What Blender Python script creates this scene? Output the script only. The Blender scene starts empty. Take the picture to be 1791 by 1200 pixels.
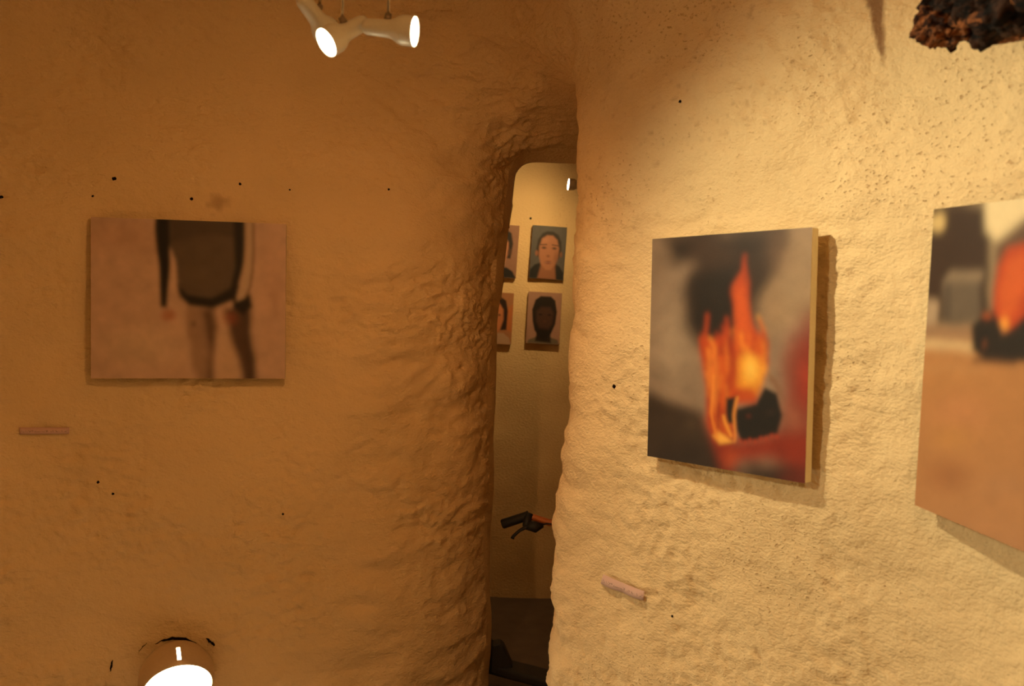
import bpy, bmesh, math, random
import numpy as np
from mathutils import Matrix, Vector

# ------------------------------------------------------------------ camera, light, exposure
C = bpy.context.scene.collection
sc = bpy.context.scene
IMG_W, IMG_H, FPX = 1791, 1200, 1500.0
CAM = np.array([0.0, 0.0, 1.5])
PITCH, ROLL = -2.1, 1.4
cam_data = bpy.data.cameras.new('camera')
cam_data.sensor_width = 36.0
cam_data.lens = 36.0 * FPX / IMG_W
cam_data.clip_start = 0.02
cam_data.dof.use_dof = True
cam_data.dof.focus_distance = 2.5
cam_data.dof.aperture_fstop = 3.5
cam = bpy.data.objects.new('camera', cam_data)
C.objects.link(cam)
CM = Matrix.Rotation(math.radians(90 + PITCH), 3, 'X') @ Matrix.Rotation(math.radians(ROLL), 3, 'Z')
cam.matrix_world = Matrix.Translation(Vector(CAM)) @ CM.to_4x4()
sc.camera = cam
CMn = np.array(CM)

world = bpy.data.worlds.new('world')
sc.world = world
world.use_nodes = True
world.node_tree.nodes['Background'].inputs[0].default_value = (0.02, 0.012, 0.006, 1)
world.node_tree.nodes['Background'].inputs[1].default_value = 0.2
sc.view_settings.view_transform = 'Standard'
sc.view_settings.look = 'None'
sc.view_settings.gamma = 1.0
sc.view_settings.use_curve_mapping = False
sc.view_settings.exposure = 0.6
HALOGEN = (1.0, 0.92, 0.61)           # the bright spot and the ball lamp
TUNGSTEN = (1.0, 0.49, 0.17)          # the dimmer, warmer bulbs
P_RIGHT, P_FRONT, P_AWAY, P_FAR, P_BALL, P_REAR, P_SIDE = 24.0, 14.0, 12.0, 15.0, 100.0, 9.5, 37.0

def spot(name, loc, direction, power, angle, blend, parent=None, radius=0.02, col=None):
    l = bpy.data.lights.new(name, 'SPOT')
    l.energy = power
    l.color = col or TUNGSTEN
    l.spot_size = math.radians(angle)
    l.spot_blend = blend
    l.shadow_soft_size = radius
    o = bpy.data.objects.new(name, l)
    C.objects.link(o)
    o.rotation_mode = 'QUATERNION'
    o.rotation_quaternion = Vector(direction).to_track_quat('-Z', 'Y')
    o.location = loc
    if parent:
        o.parent = parent
    return o

# the room's other spotlight, hanging behind the photographer
spot('rear_spotlight', (0.30, -0.25, 2.25), (-0.15, 1.2, -0.45), P_REAR, 150, 1.0, radius=0.22)
# unseen fill light, added at the side to brighten the right wall's foot
spot('side_fill_spot', (-1.5, 0.6, 2.15), (2.32, 0.70, -1.35), P_SIDE, 58, 1.0, radius=0.06, col=HALOGEN)
sc.cycles.max_bounces = 4
sc.cycles.diffuse_bounces = 3
sc.cycles.use_adaptive_sampling = True
sc.cycles.adaptive_threshold = 0.1
sc.cycles.adaptive_min_samples = 16
sc.cycles.glossy_bounces = 2
sc.cycles.transmission_bounces = 2
sc.cycles.caustics_reflective = False
sc.cycles.caustics_refractive = False

# ------------------------------------------------------------------ helpers
def ray(px, py):
    d = CMn @ np.array([(px - IMG_W / 2) / FPX, (IMG_H / 2 - py) / FPX, -1.0])
    return d / d[1]                     # scaled so that y advances by 1

def at(px, py, y):
    return CAM + ray(px, py) * y

def srgb(r, g, b):
    f = lambda c: (c / 255 / 12.92) if c <= 10.31475 else ((c / 255 + 0.055) / 1.055) ** 2.4
    return (f(r), f(g), f(b), 1.0)

def tag(o, label=None, cat=None, group=None, kind=None):
    if label: o['label'] = label
    if cat: o['category'] = cat
    if group: o['group'] = group
    if kind: o['kind'] = kind
    return o

def empty(name, loc=(0, 0, 0)):
    o = bpy.data.objects.new(name, None)
    o.empty_display_size = 0.05
    o.location = loc
    C.objects.link(o)
    return o

def mesh_obj(name, verts, faces, mat, parent=None, smooth=True):
    me = bpy.data.meshes.new(name)
    me.from_pydata([tuple(map(float, v)) for v in verts], [], [tuple(int(i) for i in f) for f in faces])
    me.update()
    if smooth:
        me.polygons.foreach_set('use_smooth', [True] * len(me.polygons))
    o = bpy.data.objects.new(name, me)
    if mat: me.materials.append(mat)
    C.objects.link(o)
    if parent is not None:
        # verts are in world space: keep them there
        o.parent = parent
        bpy.context.view_layer.update()
        o.matrix_parent_inverse = world_of(parent).inverted()
    return o

def world_of(o):
    m = o.matrix_parent_inverse @ o.matrix_basis if o.parent else o.matrix_basis.copy()
    return world_of(o.parent) @ m if o.parent else m

def frame_of(d):
    d = Vector(d).normalized()
    a = Vector((0, 0, 1)) if abs(d.z) < 0.9 else Vector((1, 0, 0))
    u = d.cross(a).normalized()
    return u, d.cross(u).normalized(), d

def tube(pts, rads, n=12, caps=True, flat=1.0):
    """a tube along points with a radius for each one"""
    pts = [Vector(p) for p in pts]
    V, F = [], []
    u = None
    for i, p in enumerate(pts):
        d = (pts[min(i + 1, len(pts) - 1)] - pts[max(i - 1, 0)]).normalized()
        if u is None:
            u, w, _ = frame_of(d)
        else:
            u = (u - d * u.dot(d)).normalized()
            w = d.cross(u)
        for k in range(n):
            a = 2 * math.pi * k / n
            V.append(p + u * math.cos(a) * rads[i] + w * math.sin(a) * rads[i] * flat)
    for i in range(len(pts) - 1):
        for k in range(n):
            F.append((i * n + k, i * n + (k + 1) % n, (i + 1) * n + (k + 1) % n, (i + 1) * n + k))
    if caps:
        F.append(tuple(range(n - 1, -1, -1)))
        F.append(tuple(range((len(pts) - 1) * n, len(pts) * n)))
    return V, F

def lathe(origin, axis, profile, n=32):
    """profile: (distance along axis, radius)"""
    u, w, d = frame_of(axis)
    o = Vector(origin)
    V, F = [], []
    for t, r in profile:
        for k in range(n):
            a = 2 * math.pi * k / n
            V.append(o + d * t + (u * math.cos(a) + w * math.sin(a)) * r)
    for i in range(len(profile) - 1):
        for k in range(n):
            F.append((i * n + k, i * n + (k + 1) % n, (i + 1) * n + (k + 1) % n, (i + 1) * n + k))
    return V, F

def box(center, size, R=None):
    V = []
    for sx in (-1, 1):
        for sy in (-1, 1):
            for sz in (-1, 1):
                v = Vector((sx * size[0] / 2, sy * size[1] / 2, sz * size[2] / 2))
                V.append(Vector(center) + (R @ v if R else v))
    F = [(0, 1, 3, 2), (4, 6, 7, 5), (0, 4, 5, 1), (2, 3, 7, 6), (0, 2, 6, 4), (1, 5, 7, 3)]
    return V, F

def join(*vf):
    V, F = [], []
    for v, f in vf:
        o = len(V)
        V += list(v)
        F += [tuple(i + o for i in q) for q in f]
    return V, F

def bevel(o, w, seg=2):
    m = o.modifiers.new('bevel', 'BEVEL')
    m.width = w; m.segments = seg; m.limit_method = 'ANGLE'
    return o

# ------------------------------------------------------------------ materials
class N:
    def __init__(self, name):
        self.m = bpy.data.materials.new(name)
        self.m.use_nodes = True
        self.t = self.m.node_tree
        self.b = self.t.nodes['Principled BSDF']
    def node(self, typ, **kw):
        n = self.t.nodes.new(typ)
        for k, v in kw.items():
            setattr(n, k, v)
        return n
    def link(self, a, b): self.t.links.new(a, b)
    def put(self, sock, v):
        if hasattr(v, 'is_output'): self.link(v, sock)
        else: sock.default_value = v
    def math(self, op, a, b=None, c=None, clamp=False):
        n = self.node('ShaderNodeMath', operation=op, use_clamp=clamp)
        self.put(n.inputs[0], a)
        if b is not None: self.put(n.inputs[1], b)
        if c is not None: self.put(n.inputs[2], c)
        return n.outputs[0]
    def noise(self, vec, scale, detail=3, rough=0.55, dist=0.0):
        n = self.node('ShaderNodeTexNoise')
        self.link(vec, n.inputs['Vector'])
        n.inputs['Scale'].default_value = scale
        n.inputs['Detail'].default_value = detail
        n.inputs['Roughness'].default_value = rough
        n.inputs['Distortion'].default_value = dist
        return n.outputs['Fac']
    def mapping(self, vec, scale=(1, 1, 1), rot=(0, 0, 0), loc=(0, 0, 0)):
        n = self.node('ShaderNodeMapping')
        self.link(vec, n.inputs['Vector'])
        n.inputs['Scale'].default_value = scale
        n.inputs['Rotation'].default_value = rot
        n.inputs['Location'].default_value = loc
        return n.outputs[0]
    def smooth(self, v, lo, hi, a=0.0, b=1.0):
        n = self.node('ShaderNodeMapRange', interpolation_type='SMOOTHSTEP')
        self.put(n.inputs['Value'], v)
        n.inputs['From Min'].default_value = lo
        n.inputs['From Max'].default_value = hi
        n.inputs['To Min'].default_value = a
        n.inputs['To Max'].default_value = b
        return n.outputs[0]
    def mix(self, fac, a, b, blend='MIX'):
        n = self.node('ShaderNodeMix', data_type='RGBA', blend_type=blend)
        self.put(n.inputs[0], fac)
        self.put(n.inputs[6], a)
        self.put(n.inputs[7], b)
        return n.outputs[2]
    def bump(self, h, dist, strength=1.0, prev=None):
        n = self.node('ShaderNodeBump')
        n.inputs['Strength'].default_value = strength
        n.inputs['Distance'].default_value = dist
        self.link(h, n.inputs['Height'])
        if prev is not None: self.link(prev, n.inputs['Normal'])
        return n.outputs[0]

def simple_mat(name, col, rough=0.5, metal=0.0, nscale=60, namp=0.15, bump=0.0006, emit=None):
    k = N(name)
    co = k.node('ShaderNodeTexCoord').outputs['Object']
    f = k.noise(co, nscale, 4)
    dark = tuple(c * (1 - namp) for c in col[:3]) + (1,)
    lite = tuple(min(1, c * (1 + namp)) for c in col[:3]) + (1,)
    k.link(k.mix(f, dark, lite), k.b.inputs['Base Color'])
    k.b.inputs['Roughness'].default_value = rough
    k.b.inputs['Metallic'].default_value = metal
    if bump: k.link(k.bump(f, bump), k.b.inputs['Normal'])
    if emit:
        k.b.inputs['Emission Color'].default_value = emit[0]
        k.b.inputs['Emission Strength'].default_value = emit[1]
    return k.m

def plaster_mat(name):
    k = N(name)
    at_ = k.node('ShaderNodeVertexColor', layer_name='lime')
    co = k.node('ShaderNodeTexCoord').outputs['Object']
    h = k.noise(k.mapping(co, scale=(1, 1, 1.6), rot=(0.35, 0.35, 0)), 95, 2, 0.6)
    k.link(k.mix(k.math('MULTIPLY', k.smooth(h, 0.60, 0.72), at_.outputs['Alpha']), at_.outputs['Color'], (0.50, 0.25, 0.09, 1)), k.b.inputs['Base Color'])
    k.b.inputs['Roughness'].default_value = 0.9
    k.b.inputs['Specular IOR Level'].default_value = 0.2
    pits = k.math('MULTIPLY', k.smooth(h, 0.60, 0.74), k.math('MULTIPLY', at_.outputs['Alpha'], -0.8))
    k.link(k.bump(k.math('ADD', pits, k.math('MULTIPLY', h, 0.6)), 0.010, 0.8), k.b.inputs['Normal'])
    return k.m

# ------------------------------------------------------------------ the cave: one hollow, described as a distance field
rng = np.random.RandomState(7)
LAT = rng.rand(48, 48, 48).astype(np.float64)

def vnoise(p, scale):
    q = p * scale + 100.0
    i = np.floor(q).astype(int)
    f = q - i
    f = f * f * (3 - 2 * f)
    i0 = i % 48; i1 = (i + 1) % 48
    x0, y0, z0 = i0.T; x1, y1, z1 = i1.T
    fx, fy, fz = f.T
    a = LAT[x0, y0, z0] * (1 - fx) + LAT[x1, y0, z0] * fx
    b = LAT[x0, y1, z0] * (1 - fx) + LAT[x1, y1, z0] * fx
    c = LAT[x0, y0, z1] * (1 - fx) + LAT[x1, y0, z1] * fx
    d = LAT[x0, y1, z1] * (1 - fx) + LAT[x1, y1, z1] * fx
    return (a * (1 - fy) + b * fy) * (1 - fz) + (c * (1 - fy) + d * fy) * fz - 0.5

def smax(a, b, k):
    h = np.clip(0.5 + 0.5 * (a - b) / k, 0, 1)
    return b + (a - b) * h + k * h * (1 - h)

def smin(a, b, k):
    return -smax(-a, -b, k)

def planes(p):
    x, y, z = p.T
    L = (x + 1.3) * -0.206 + (y - 2.65) * 0.979 - 0.040
    A = (x - 0.318) * 0.75 + (y - 1.97) * 0.66 - 0.042
    B = (x - 0.724) * 0.987 + (y - 1.506) * 0.16 - 0.055
    W = -2.1 - x
    R = -2.0 - y
    T = z - 2.47
    return L, A, B, W, R, T

PL_X = -0.034                                  # left side of the passage
def passage(p):
    x, y, z = p.T
    xl = PL_X + 0.075 * np.clip((z - 1.45) / 0.7, 0, 1)
    left = smin(xl - x, (xl - 0.31 + 0.62 * (y - 2.72) - x) * 0.85, 0.16)    # splayed left jamb
    right = (x - (0.108 + 0.036 * np.clip((z - 0.95) / 0.35, 0, 1) - 0.022 * np.clip((z - 1.75) / 0.3, 0, 1))) * 0.86 - (y - 2.33) * 0.50
    t = np.clip((y - 2.3) / 1.1, 0, 1)
    top = z - (2.33 - 0.29 * t)
    s = smax(left, right, 0.06)
    s = smax(s, top, 0.40 - 0.37 * t)
    return np.maximum(np.maximum(s, 1.9 - y), y - 3.7)

def far_room(p):
    x, y, z = p.T
    d = np.maximum(np.maximum(3.30 - y, y - 4.45), np.maximum(-1.4 - x, x - 1.7))
    return smax(d, z - 2.55, 0.2)

def base_field(p):
    L, A, B, W, R, T = planes(p)
    AB = smax(A, B, 0.10)
    m = smax(L, AB, 0.34)
    m = smax(m, W, 0.9)
    m = smax(m, R, 0.9)
    m = smax(m, T, 0.40)
    x, y, z = p.T
    kk = 0.16 + 0.30 * (1 - np.clip((x + 0.05) / 0.12, 0, 1)) + 0.10 * np.clip((z - 1.75) / 0.4, 0, 1)
    m = smin(m, passage(p), kk)
    return np.minimum(m, far_room(p))

def field(p):
    f = base_field(p)
    n = vnoise(p, 2.3) * 0.045 + vnoise(p + 11, 5.5) * 0.022 + vnoise(p + 23, 12.0) * 0.010
    return f + n * 0.75

def grad(p, e=0.004):
    g = np.empty_like(p)
    for a in range(3):
        d = np.zeros(3); d[a] = e
        g[:, a] = (field(p + d) - field(p - d)) / (2 * e)
    return g

SKINNED = False
def hit(px, py, start=0.4):
    """where the line of sight of a photo point meets the cave wall"""
    d = ray(px, py)
    ys = np.arange(start, 6, 0.004)
    P = CAM + ys[:, None] * d
    f = field(P)
    i = int(np.argmax(f > 0))
    a, b = ys[i - 1], ys[i]
    t = a + (b - a) * (-f[i - 1]) / (f[i] - f[i - 1])
    p = CAM + d * t
    n = -grad(p[None, :])[0]
    n = n / np.linalg.norm(n)
    if SKINNED:                          # stand on the finished plaster, not on the bare rock
        p = p + n * stucco(p[None, :])[0][0]
    return p, n

def surface_nets(fn, lo, hi, h):
    nx, ny, nz = [int(math.ceil((b - a) / h)) + 1 for a, b in zip(lo, hi)]
    X = lo[0] + h * np.arange(nx); Y = lo[1] + h * np.arange(ny); Z = lo[2] + h * np.arange(nz)
    Fv = np.empty((nx, ny, nz))
    for i in range(nx):
        gy, gz = np.meshgrid(Y, Z, indexing='ij')
        p = np.stack([np.full(gy.size, X[i]), gy.ravel(), gz.ravel()], 1)
        Fv[i] = fn(p).reshape(ny, nz)
    S = Fv < 0
    acc = np.zeros((nx - 1, ny - 1, nz - 1, 3)); cnt = np.zeros((nx - 1, ny - 1, nz - 1))
    off = [(0, 0, 0), (1, 0, 0), (0, 1, 0), (1, 1, 0), (0, 0, 1), (1, 0, 1), (0, 1, 1), (1, 1, 1)]
    edges = [(0, 1), (2, 3), (4, 5), (6, 7), (0, 2), (1, 3), (4, 6), (5, 7), (0, 4), (1, 5), (2, 6), (3, 7)]
    sl = lambda o: Fv[o[0]:nx - 1 + o[0], o[1]:ny - 1 + o[1], o[2]:nz - 1 + o[2]]
    for a, b in edges:
        fa, fb = sl(off[a]), sl(off[b])
        m = (fa < 0) != (fb < 0)
        t = np.where(m, fa / np.where(m, fa - fb, 1), 0)
        oa, ob = np.array(off[a], float), np.array(off[b], float)
        for c in range(3):
            acc[..., c] += np.where(m, oa[c] + t * (ob[c] - oa[c]), 0)
        cnt += m
    act = cnt > 0
    idx = -np.ones(act.shape, int)
    idx[act] = np.arange(act.sum())
    ii = np.argwhere(act)
    V = (ii + acc[act] / cnt[act][:, None]) * h + np.array(lo)
    quads = []
    for ax in range(3):
        o1, o2 = (ax + 1) % 3, (ax + 2) % 3
        s0 = [slice(None)] * 3; s1 = [slice(None)] * 3
        s0[ax] = slice(0, -1); s1[ax] = slice(1, None)
        ch = S[tuple(s0)] != S[tuple(s1)]
        e = np.argwhere(ch)
        ok = (e[:, o1] > 0) & (e[:, o2] > 0) & (e[:, o1] < Fv.shape[o1] - 1) & (e[:, o2] < Fv.shape[o2] - 1)
        e = e[ok]
        flip = S[tuple(e.T)]
        def cell(d1, d2):
            q = e.copy(); q[:, o1] -= d1; q[:, o2] -= d2
            return idx[q[:, 0], q[:, 1], q[:, 2]]
        q = np.stack([cell(1, 1), cell(0, 1), cell(0, 0), cell(1, 0)], 1)
        q[flip] = q[flip][:, ::-1]
        quads.append(q)
    return V, np.concatenate(quads)

def subdivide(V, Q):
    n = len(V)
    E = np.stack([Q, np.roll(Q, -1, 1)], 2).reshape(-1, 2)
    Es = np.sort(E, 1)
    U, inv = np.unique(Es[:, 0] * n + Es[:, 1], return_inverse=True)
    mid = (V[U // n] + V[U % n]) / 2
    cen = V[Q].mean(1)
    mi = inv.reshape(-1, 4) + n
    ci = np.arange(len(Q)) + n + len(U)
    out = [np.stack([Q[:, k], mi[:, k], ci, mi[:, (k + 3) % 4]], 1) for k in range(4)]
    return np.concatenate([V, mid, cen]), np.concatenate(out)

CV, CQ = surface_nets(base_field, (-2.3, -2.2, -0.06), (1.9, 4.7, 2.75), 0.03)
CV, CQ = subdivide(CV, CQ)
for _ in range(2):
    g = grad(CV)
    f = field(CV)
    CV = CV - g * np.clip(f / np.maximum((g * g).sum(1), 0.2), -0.03, 0.03)[:, None]

def vert_normals(V, Q):
    fn_ = np.cross(V[Q[:, 2]] - V[Q[:, 0]], V[Q[:, 3]] - V[Q[:, 1]])
    n = np.zeros_like(V)
    for k in range(4):
        for a in range(3):
            n[:, a] += np.bincount(Q[:, k], fn_[:, a], len(V))
    return n / np.maximum(np.linalg.norm(n, axis=1), 1e-9)[:, None]

VN = vert_normals(CV, CQ)
if (VN * -grad(CV)).sum() < 0:
    CQ = CQ[:, ::-1].copy(); VN = -VN
# a finer skin where the plaster can be seen closely
def to_px(V):
    q = (V - CAM) @ CMn
    w = np.maximum(-q[:, 2], 1e-3)
    return q[:, 0] / w * FPX + IMG_W / 2, IMG_H / 2 - q[:, 1] / w * FPX, -q[:, 2]
fc = CV[CQ].mean(1)
qx, qy, qz = to_px(fc)
fine = (qz > 0.3) & (qx > -250) & (qx < 2150) & (qy > -260) & (qy < 1450) & (fc[:, 1] < 3.2)
n0 = len(CV)
shared = np.zeros(n0, bool); shared[CQ[fine].ravel()] = True
other = np.zeros(n0, bool); other[CQ[~fine].ravel()] = True
border = shared & other
FV, FQ = subdivide(CV, CQ[fine])
NN = vert_normals(FV, FQ)
# edge midpoints lying on the border stay put
free = np.ones(len(FV)); free[:n0][border] = 0
E = np.sort(np.stack([CQ[fine], np.roll(CQ[fine], -1, 1)], 2).reshape(-1, 2), 1)
U, cntE = np.unique(E[:, 0] * n0 + E[:, 1], return_counts=True)
free[n0:n0 + len(U)][cntE == 1] = 0
act = np.zeros(len(FV), bool); act[FQ.ravel()] = True

ROT = np.array(Matrix.Rotation(0.55, 3, 'X') @ Matrix.Rotation(0.5, 3, 'Y') @ Matrix.Rotation(0.7, 3, 'Z'))
def stucco(p):
    """height of the trowelled plaster and the share of brown tint in its pits"""
    wob = np.stack([vnoise(p + 3, 6), vnoise(p + 13, 6), vnoise(p + 29, 6)], 1) * 0.06
    q = ((p + wob) * np.array([1, 1, 1.7])) @ ROT
    q2 = ((p - wob) * np.array([1, 1, 1.9])) @ ROT.T
    patch = np.clip(0.75 + 2.0 * vnoise(p + 51, 4.0) + 0.8 * vnoise(p + 61, 9.0), 0.45, 1.3)
    rp = (p + wob) * np.array([1, 1, 2.1])
    ripple = np.clip(1.1 + 1.6 * vnoise(p + 71, 2.6), 0.5, 1.6)
    swell = (vnoise(rp + 83, 7.5) * 0.016 + vnoise(rp @ ROT + 87, 14) * 0.0095 + vnoise(rp + 91, 24) * 0.005) * ripple
    swell = swell * np.clip(1 - (p[:, 0] - 0.05) / 0.25, 0.35, 1) * np.clip((p[:, 0] + 0.75) / 0.3, 0.3, 1.25)
    h = vnoise(q, 34) * 0.0062 + vnoise(q2 + 7, 58) * 0.0050 + vnoise(q + 17, 105) * 0.0030
    pn = 0.8 * vnoise(q2 + 31, 52) + 0.6 * vnoise(q + 43, 95)
    pit = np.clip((pn - 0.30) / 0.16, 0, 1) * np.clip(patch, 0, 1)
    rough = 1.9 - 0.7 * np.clip((p[:, 0] - 0.0) / 0.15, 0, 1)          # the right wall is coarser
    pit = pit * np.clip(0.35 + (p[:, 0] - 0.0) / 0.3, 0.35, 1)
    return (h * patch * rough + swell - pit * 0.0035), pit
hgt = np.zeros(len(FV)); pit = np.zeros(len(FV))
hgt[act], pit[act] = stucco(FV[act])
FV = FV + NN * (hgt * free)[:, None]
# one vertex list for the fine and the plain part
CV = FV; PIT = pit
CQ = np.concatenate([FQ, CQ[~fine]])
VN = vert_normals(CV, CQ)
fc = CV[CQ].mean(1); fnrm = VN[CQ].mean(1)
L_, A_, B_, W_, R_, T_ = planes(fc)
region = np.stack([L_, np.maximum(A_, B_), W_, R_], 1).argmax(1)
pas = np.maximum(np.maximum(L_, A_), B_) > 0.10
region[(region == 0) & pas & (fc[:, 0] > 0.03)] = 1
region[(region == 1) & (fc[:, 0] < 0.0) & (fc[:, 1] > 2.0)] = 0
region[(T_ > -0.20) & (fnrm[:, 2] < -0.55) & (fc[:, 1] < 2.6)] = 4
region[(fc[:, 1] > 2.98) & pas] = 7
region[fc[:, 1] > 3.32] = 5
region[(fc[:, 1] > 3.32) & (fnrm[:, 2] < -0.6)] = 6

# ------------------------------------------------------------------ colours of the setting
WALL = np.array([0.84, 0.60, 0.32])
PIT_BROWN = np.array([0.40, 0.18, 0.07])
def stain_mask(p):
    hp, _ = hit(380, 355)
    m = (1 - np.clip((np.linalg.norm(p - hp, axis=1) + vnoise(p, 60) * 0.03 - 0.008) / 0.03, 0, 1)) * 0.45
    # a tapering run of dirt from the ceiling
    tip, _ = hit(1546, 122); top, _ = hit(1524, -40)
    t = (p[:, 2] - tip[2]) / (top[2] - tip[2])
    ctr = tip[None, :] + np.clip(t, 0, 1.5)[:, None] * (top - tip)[None, :]
    d = np.linalg.norm((p - ctr)[:, :2], axis=1) + vnoise(p, 30) * 0.012 * np.clip(t, 0, 1)
    w = 0.022 * np.clip(t, 0, 1.2) ** 0.8
    r = np.clip((w - d) / 0.007 + 0.5, 0, 1) * np.clip(t * 5, 0, 1) * (p[:, 0] > 0.2)
    return m, r
mott = vnoise(CV, 3.0) * 0.10 + vnoise(CV + 9, 9.0) * 0.07
COL = WALL[None, :] * (1 + mott)[:, None]
COL = COL * (1 - 0.32 * PIT[:, None]) + PIT_BROWN[None, :] * 0.32 * PIT[:, None]  # pits tinted browner than the plaster around them
sm, sr = stain_mask(CV)
COL = COL * (1 - sm[:, None]) + np.array([0.30, 0.13, 0.08]) * sm[:, None]
COL = COL * (1 - 0.85 * sr[:, None]) + np.array([0.20, 0.08, 0.03]) * 0.85 * sr[:, None]
SPECK = np.clip(0.05 + 0.35 * (CV[:, 0] - 0.05) / 0.15, 0.06, 0.55) * np.clip(0.55 + 2.6 * vnoise(CV + 55, 5.0) + 1.2 * vnoise(CV + 65, 12.0), 0.05, 1.0)
m_plaster = plaster_mat('rough_cream_plaster')
m_floor = simple_mat('worn_concrete', (0.14, 0.10, 0.075, 1), 0.8, 0, 9, 0.35, 0.002)
names = ['wall_left', 'wall_right', 'wall_side', 'wall_rear', 'ceiling', 'wall_far', 'ceiling_far', 'wall_passage']
WALLS = {}
for r, nm in enumerate(names):
    q = CQ[region == r]
    used, inv = np.unique(q, return_inverse=True)
    me = bpy.data.meshes.new(nm)
    q2 = inv.reshape(-1, 4)
    me.vertices.add(len(used)); me.vertices.foreach_set('co', CV[used].astype(np.float32).ravel())
    me.loops.add(q2.size); me.loops.foreach_set('vertex_index', q2.ravel().astype(np.int32))
    me.polygons.add(len(q2))
    me.polygons.foreach_set('loop_start', np.arange(0, q2.size, 4, dtype=np.int32))
    me.update(calc_edges=True)
    me.polygons.foreach_set('use_smooth', np.ones(len(q2), bool))
    me.normals_split_custom_set_from_vertices(VN[used].tolist())
    ca = me.color_attributes.new('lime', 'FLOAT_COLOR', 'POINT')
    ca.data.foreach_set('color', np.concatenate([COL[used], SPECK[used][:, None]], 1).astype(np.float32).ravel())
    me.materials.append(m_plaster)
    o = bpy.data.objects.new(nm, me)
    C.objects.link(o)
    o['kind'] = 'structure'
    WALLS[nm] = o
    print(nm, len(q2), CV[used].min(0).round(2), CV[used].max(0).round(2))
WALLS['wall_left']['label'] = 'rough cream plaster wall behind the painting of a walking figure'
WALLS['wall_right']['label'] = 'brightly lit rough plaster wall carrying the fire paintings'
WALLS['wall_far']['label'] = 'plaster wall of the room beyond, hung with portraits'

fl = mesh_obj('floor', *box((-0.2, 1.25, -0.05), (4.4, 7.1, 0.1)), m_floor, smooth=False)
fl['kind'] = 'structure'
fl['label'] = 'dark concrete floor seen through the narrow passage'

SKINNED = True
# nail holes in the plaster
m_hole = simple_mat('hole_dark', (0.012, 0.007, 0.005, 1), 1.0, bump=0)
m_hole.node_tree.nodes['Principled BSDF'].inputs['Specular IOR Level'].default_value = 0.0
def hole(px, py, wpx, parent):
    p, n = hit(px, py)
    r = wpx * 0.78 / FPX * p[1] / 2
    rr = random.Random(px)
    prof = [(-0.006, r), (0.001, r), (0.0025, r * 0.6), (0.003, 0.0002)]
    V, F = lathe(p, n, prof, 10)
    V = [v + Vector((rr.uniform(-1, 1), rr.uniform(-1, 1), rr.uniform(-1, 1))) * r * 0.2 for v in V]
    mesh_obj('nail_hole', V, F, m_hole, parent)
for px, py, w in ((200, 313, 9), (420, 322, 6), (335, 348, 7), (680, 331, 6), (2, 345, 8), (162, 343, 5), (172, 843, 6), (198, 863, 6), (495, 898, 5), (507, 332, 4)):
    hole(px, py, w, WALLS['wall_left'])
for px, py, w in ((1190, 178, 7), (1075, 676, 9), (1176, 1078, 6)):
    hole(px, py, w, WALLS['wall_right'])
hole(928, 382, 5, WALLS['wall_far'])

# ------------------------------------------------------------------ painted canvases
def vn2(u, v, s, seed=0):
    p = np.stack([u * s, v * s, np.full_like(u, seed * 3.7 + 0.5)], 1)
    return vnoise(p, 1.0) + 0.5

def fbm2(u, v, s, seed=0, oct=4):
    r = 0; a = 0.5; t = 0
    for i in range(oct):
        r = r + a * vn2(u, v, s * 2 ** i, seed + i); t += a; a *= 0.55
    return r / t

def sstep(a, b, x):
    t = np.clip((x - a) / (b - a), 0, 1)
    return t * t * (3 - 2 * t)

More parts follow.
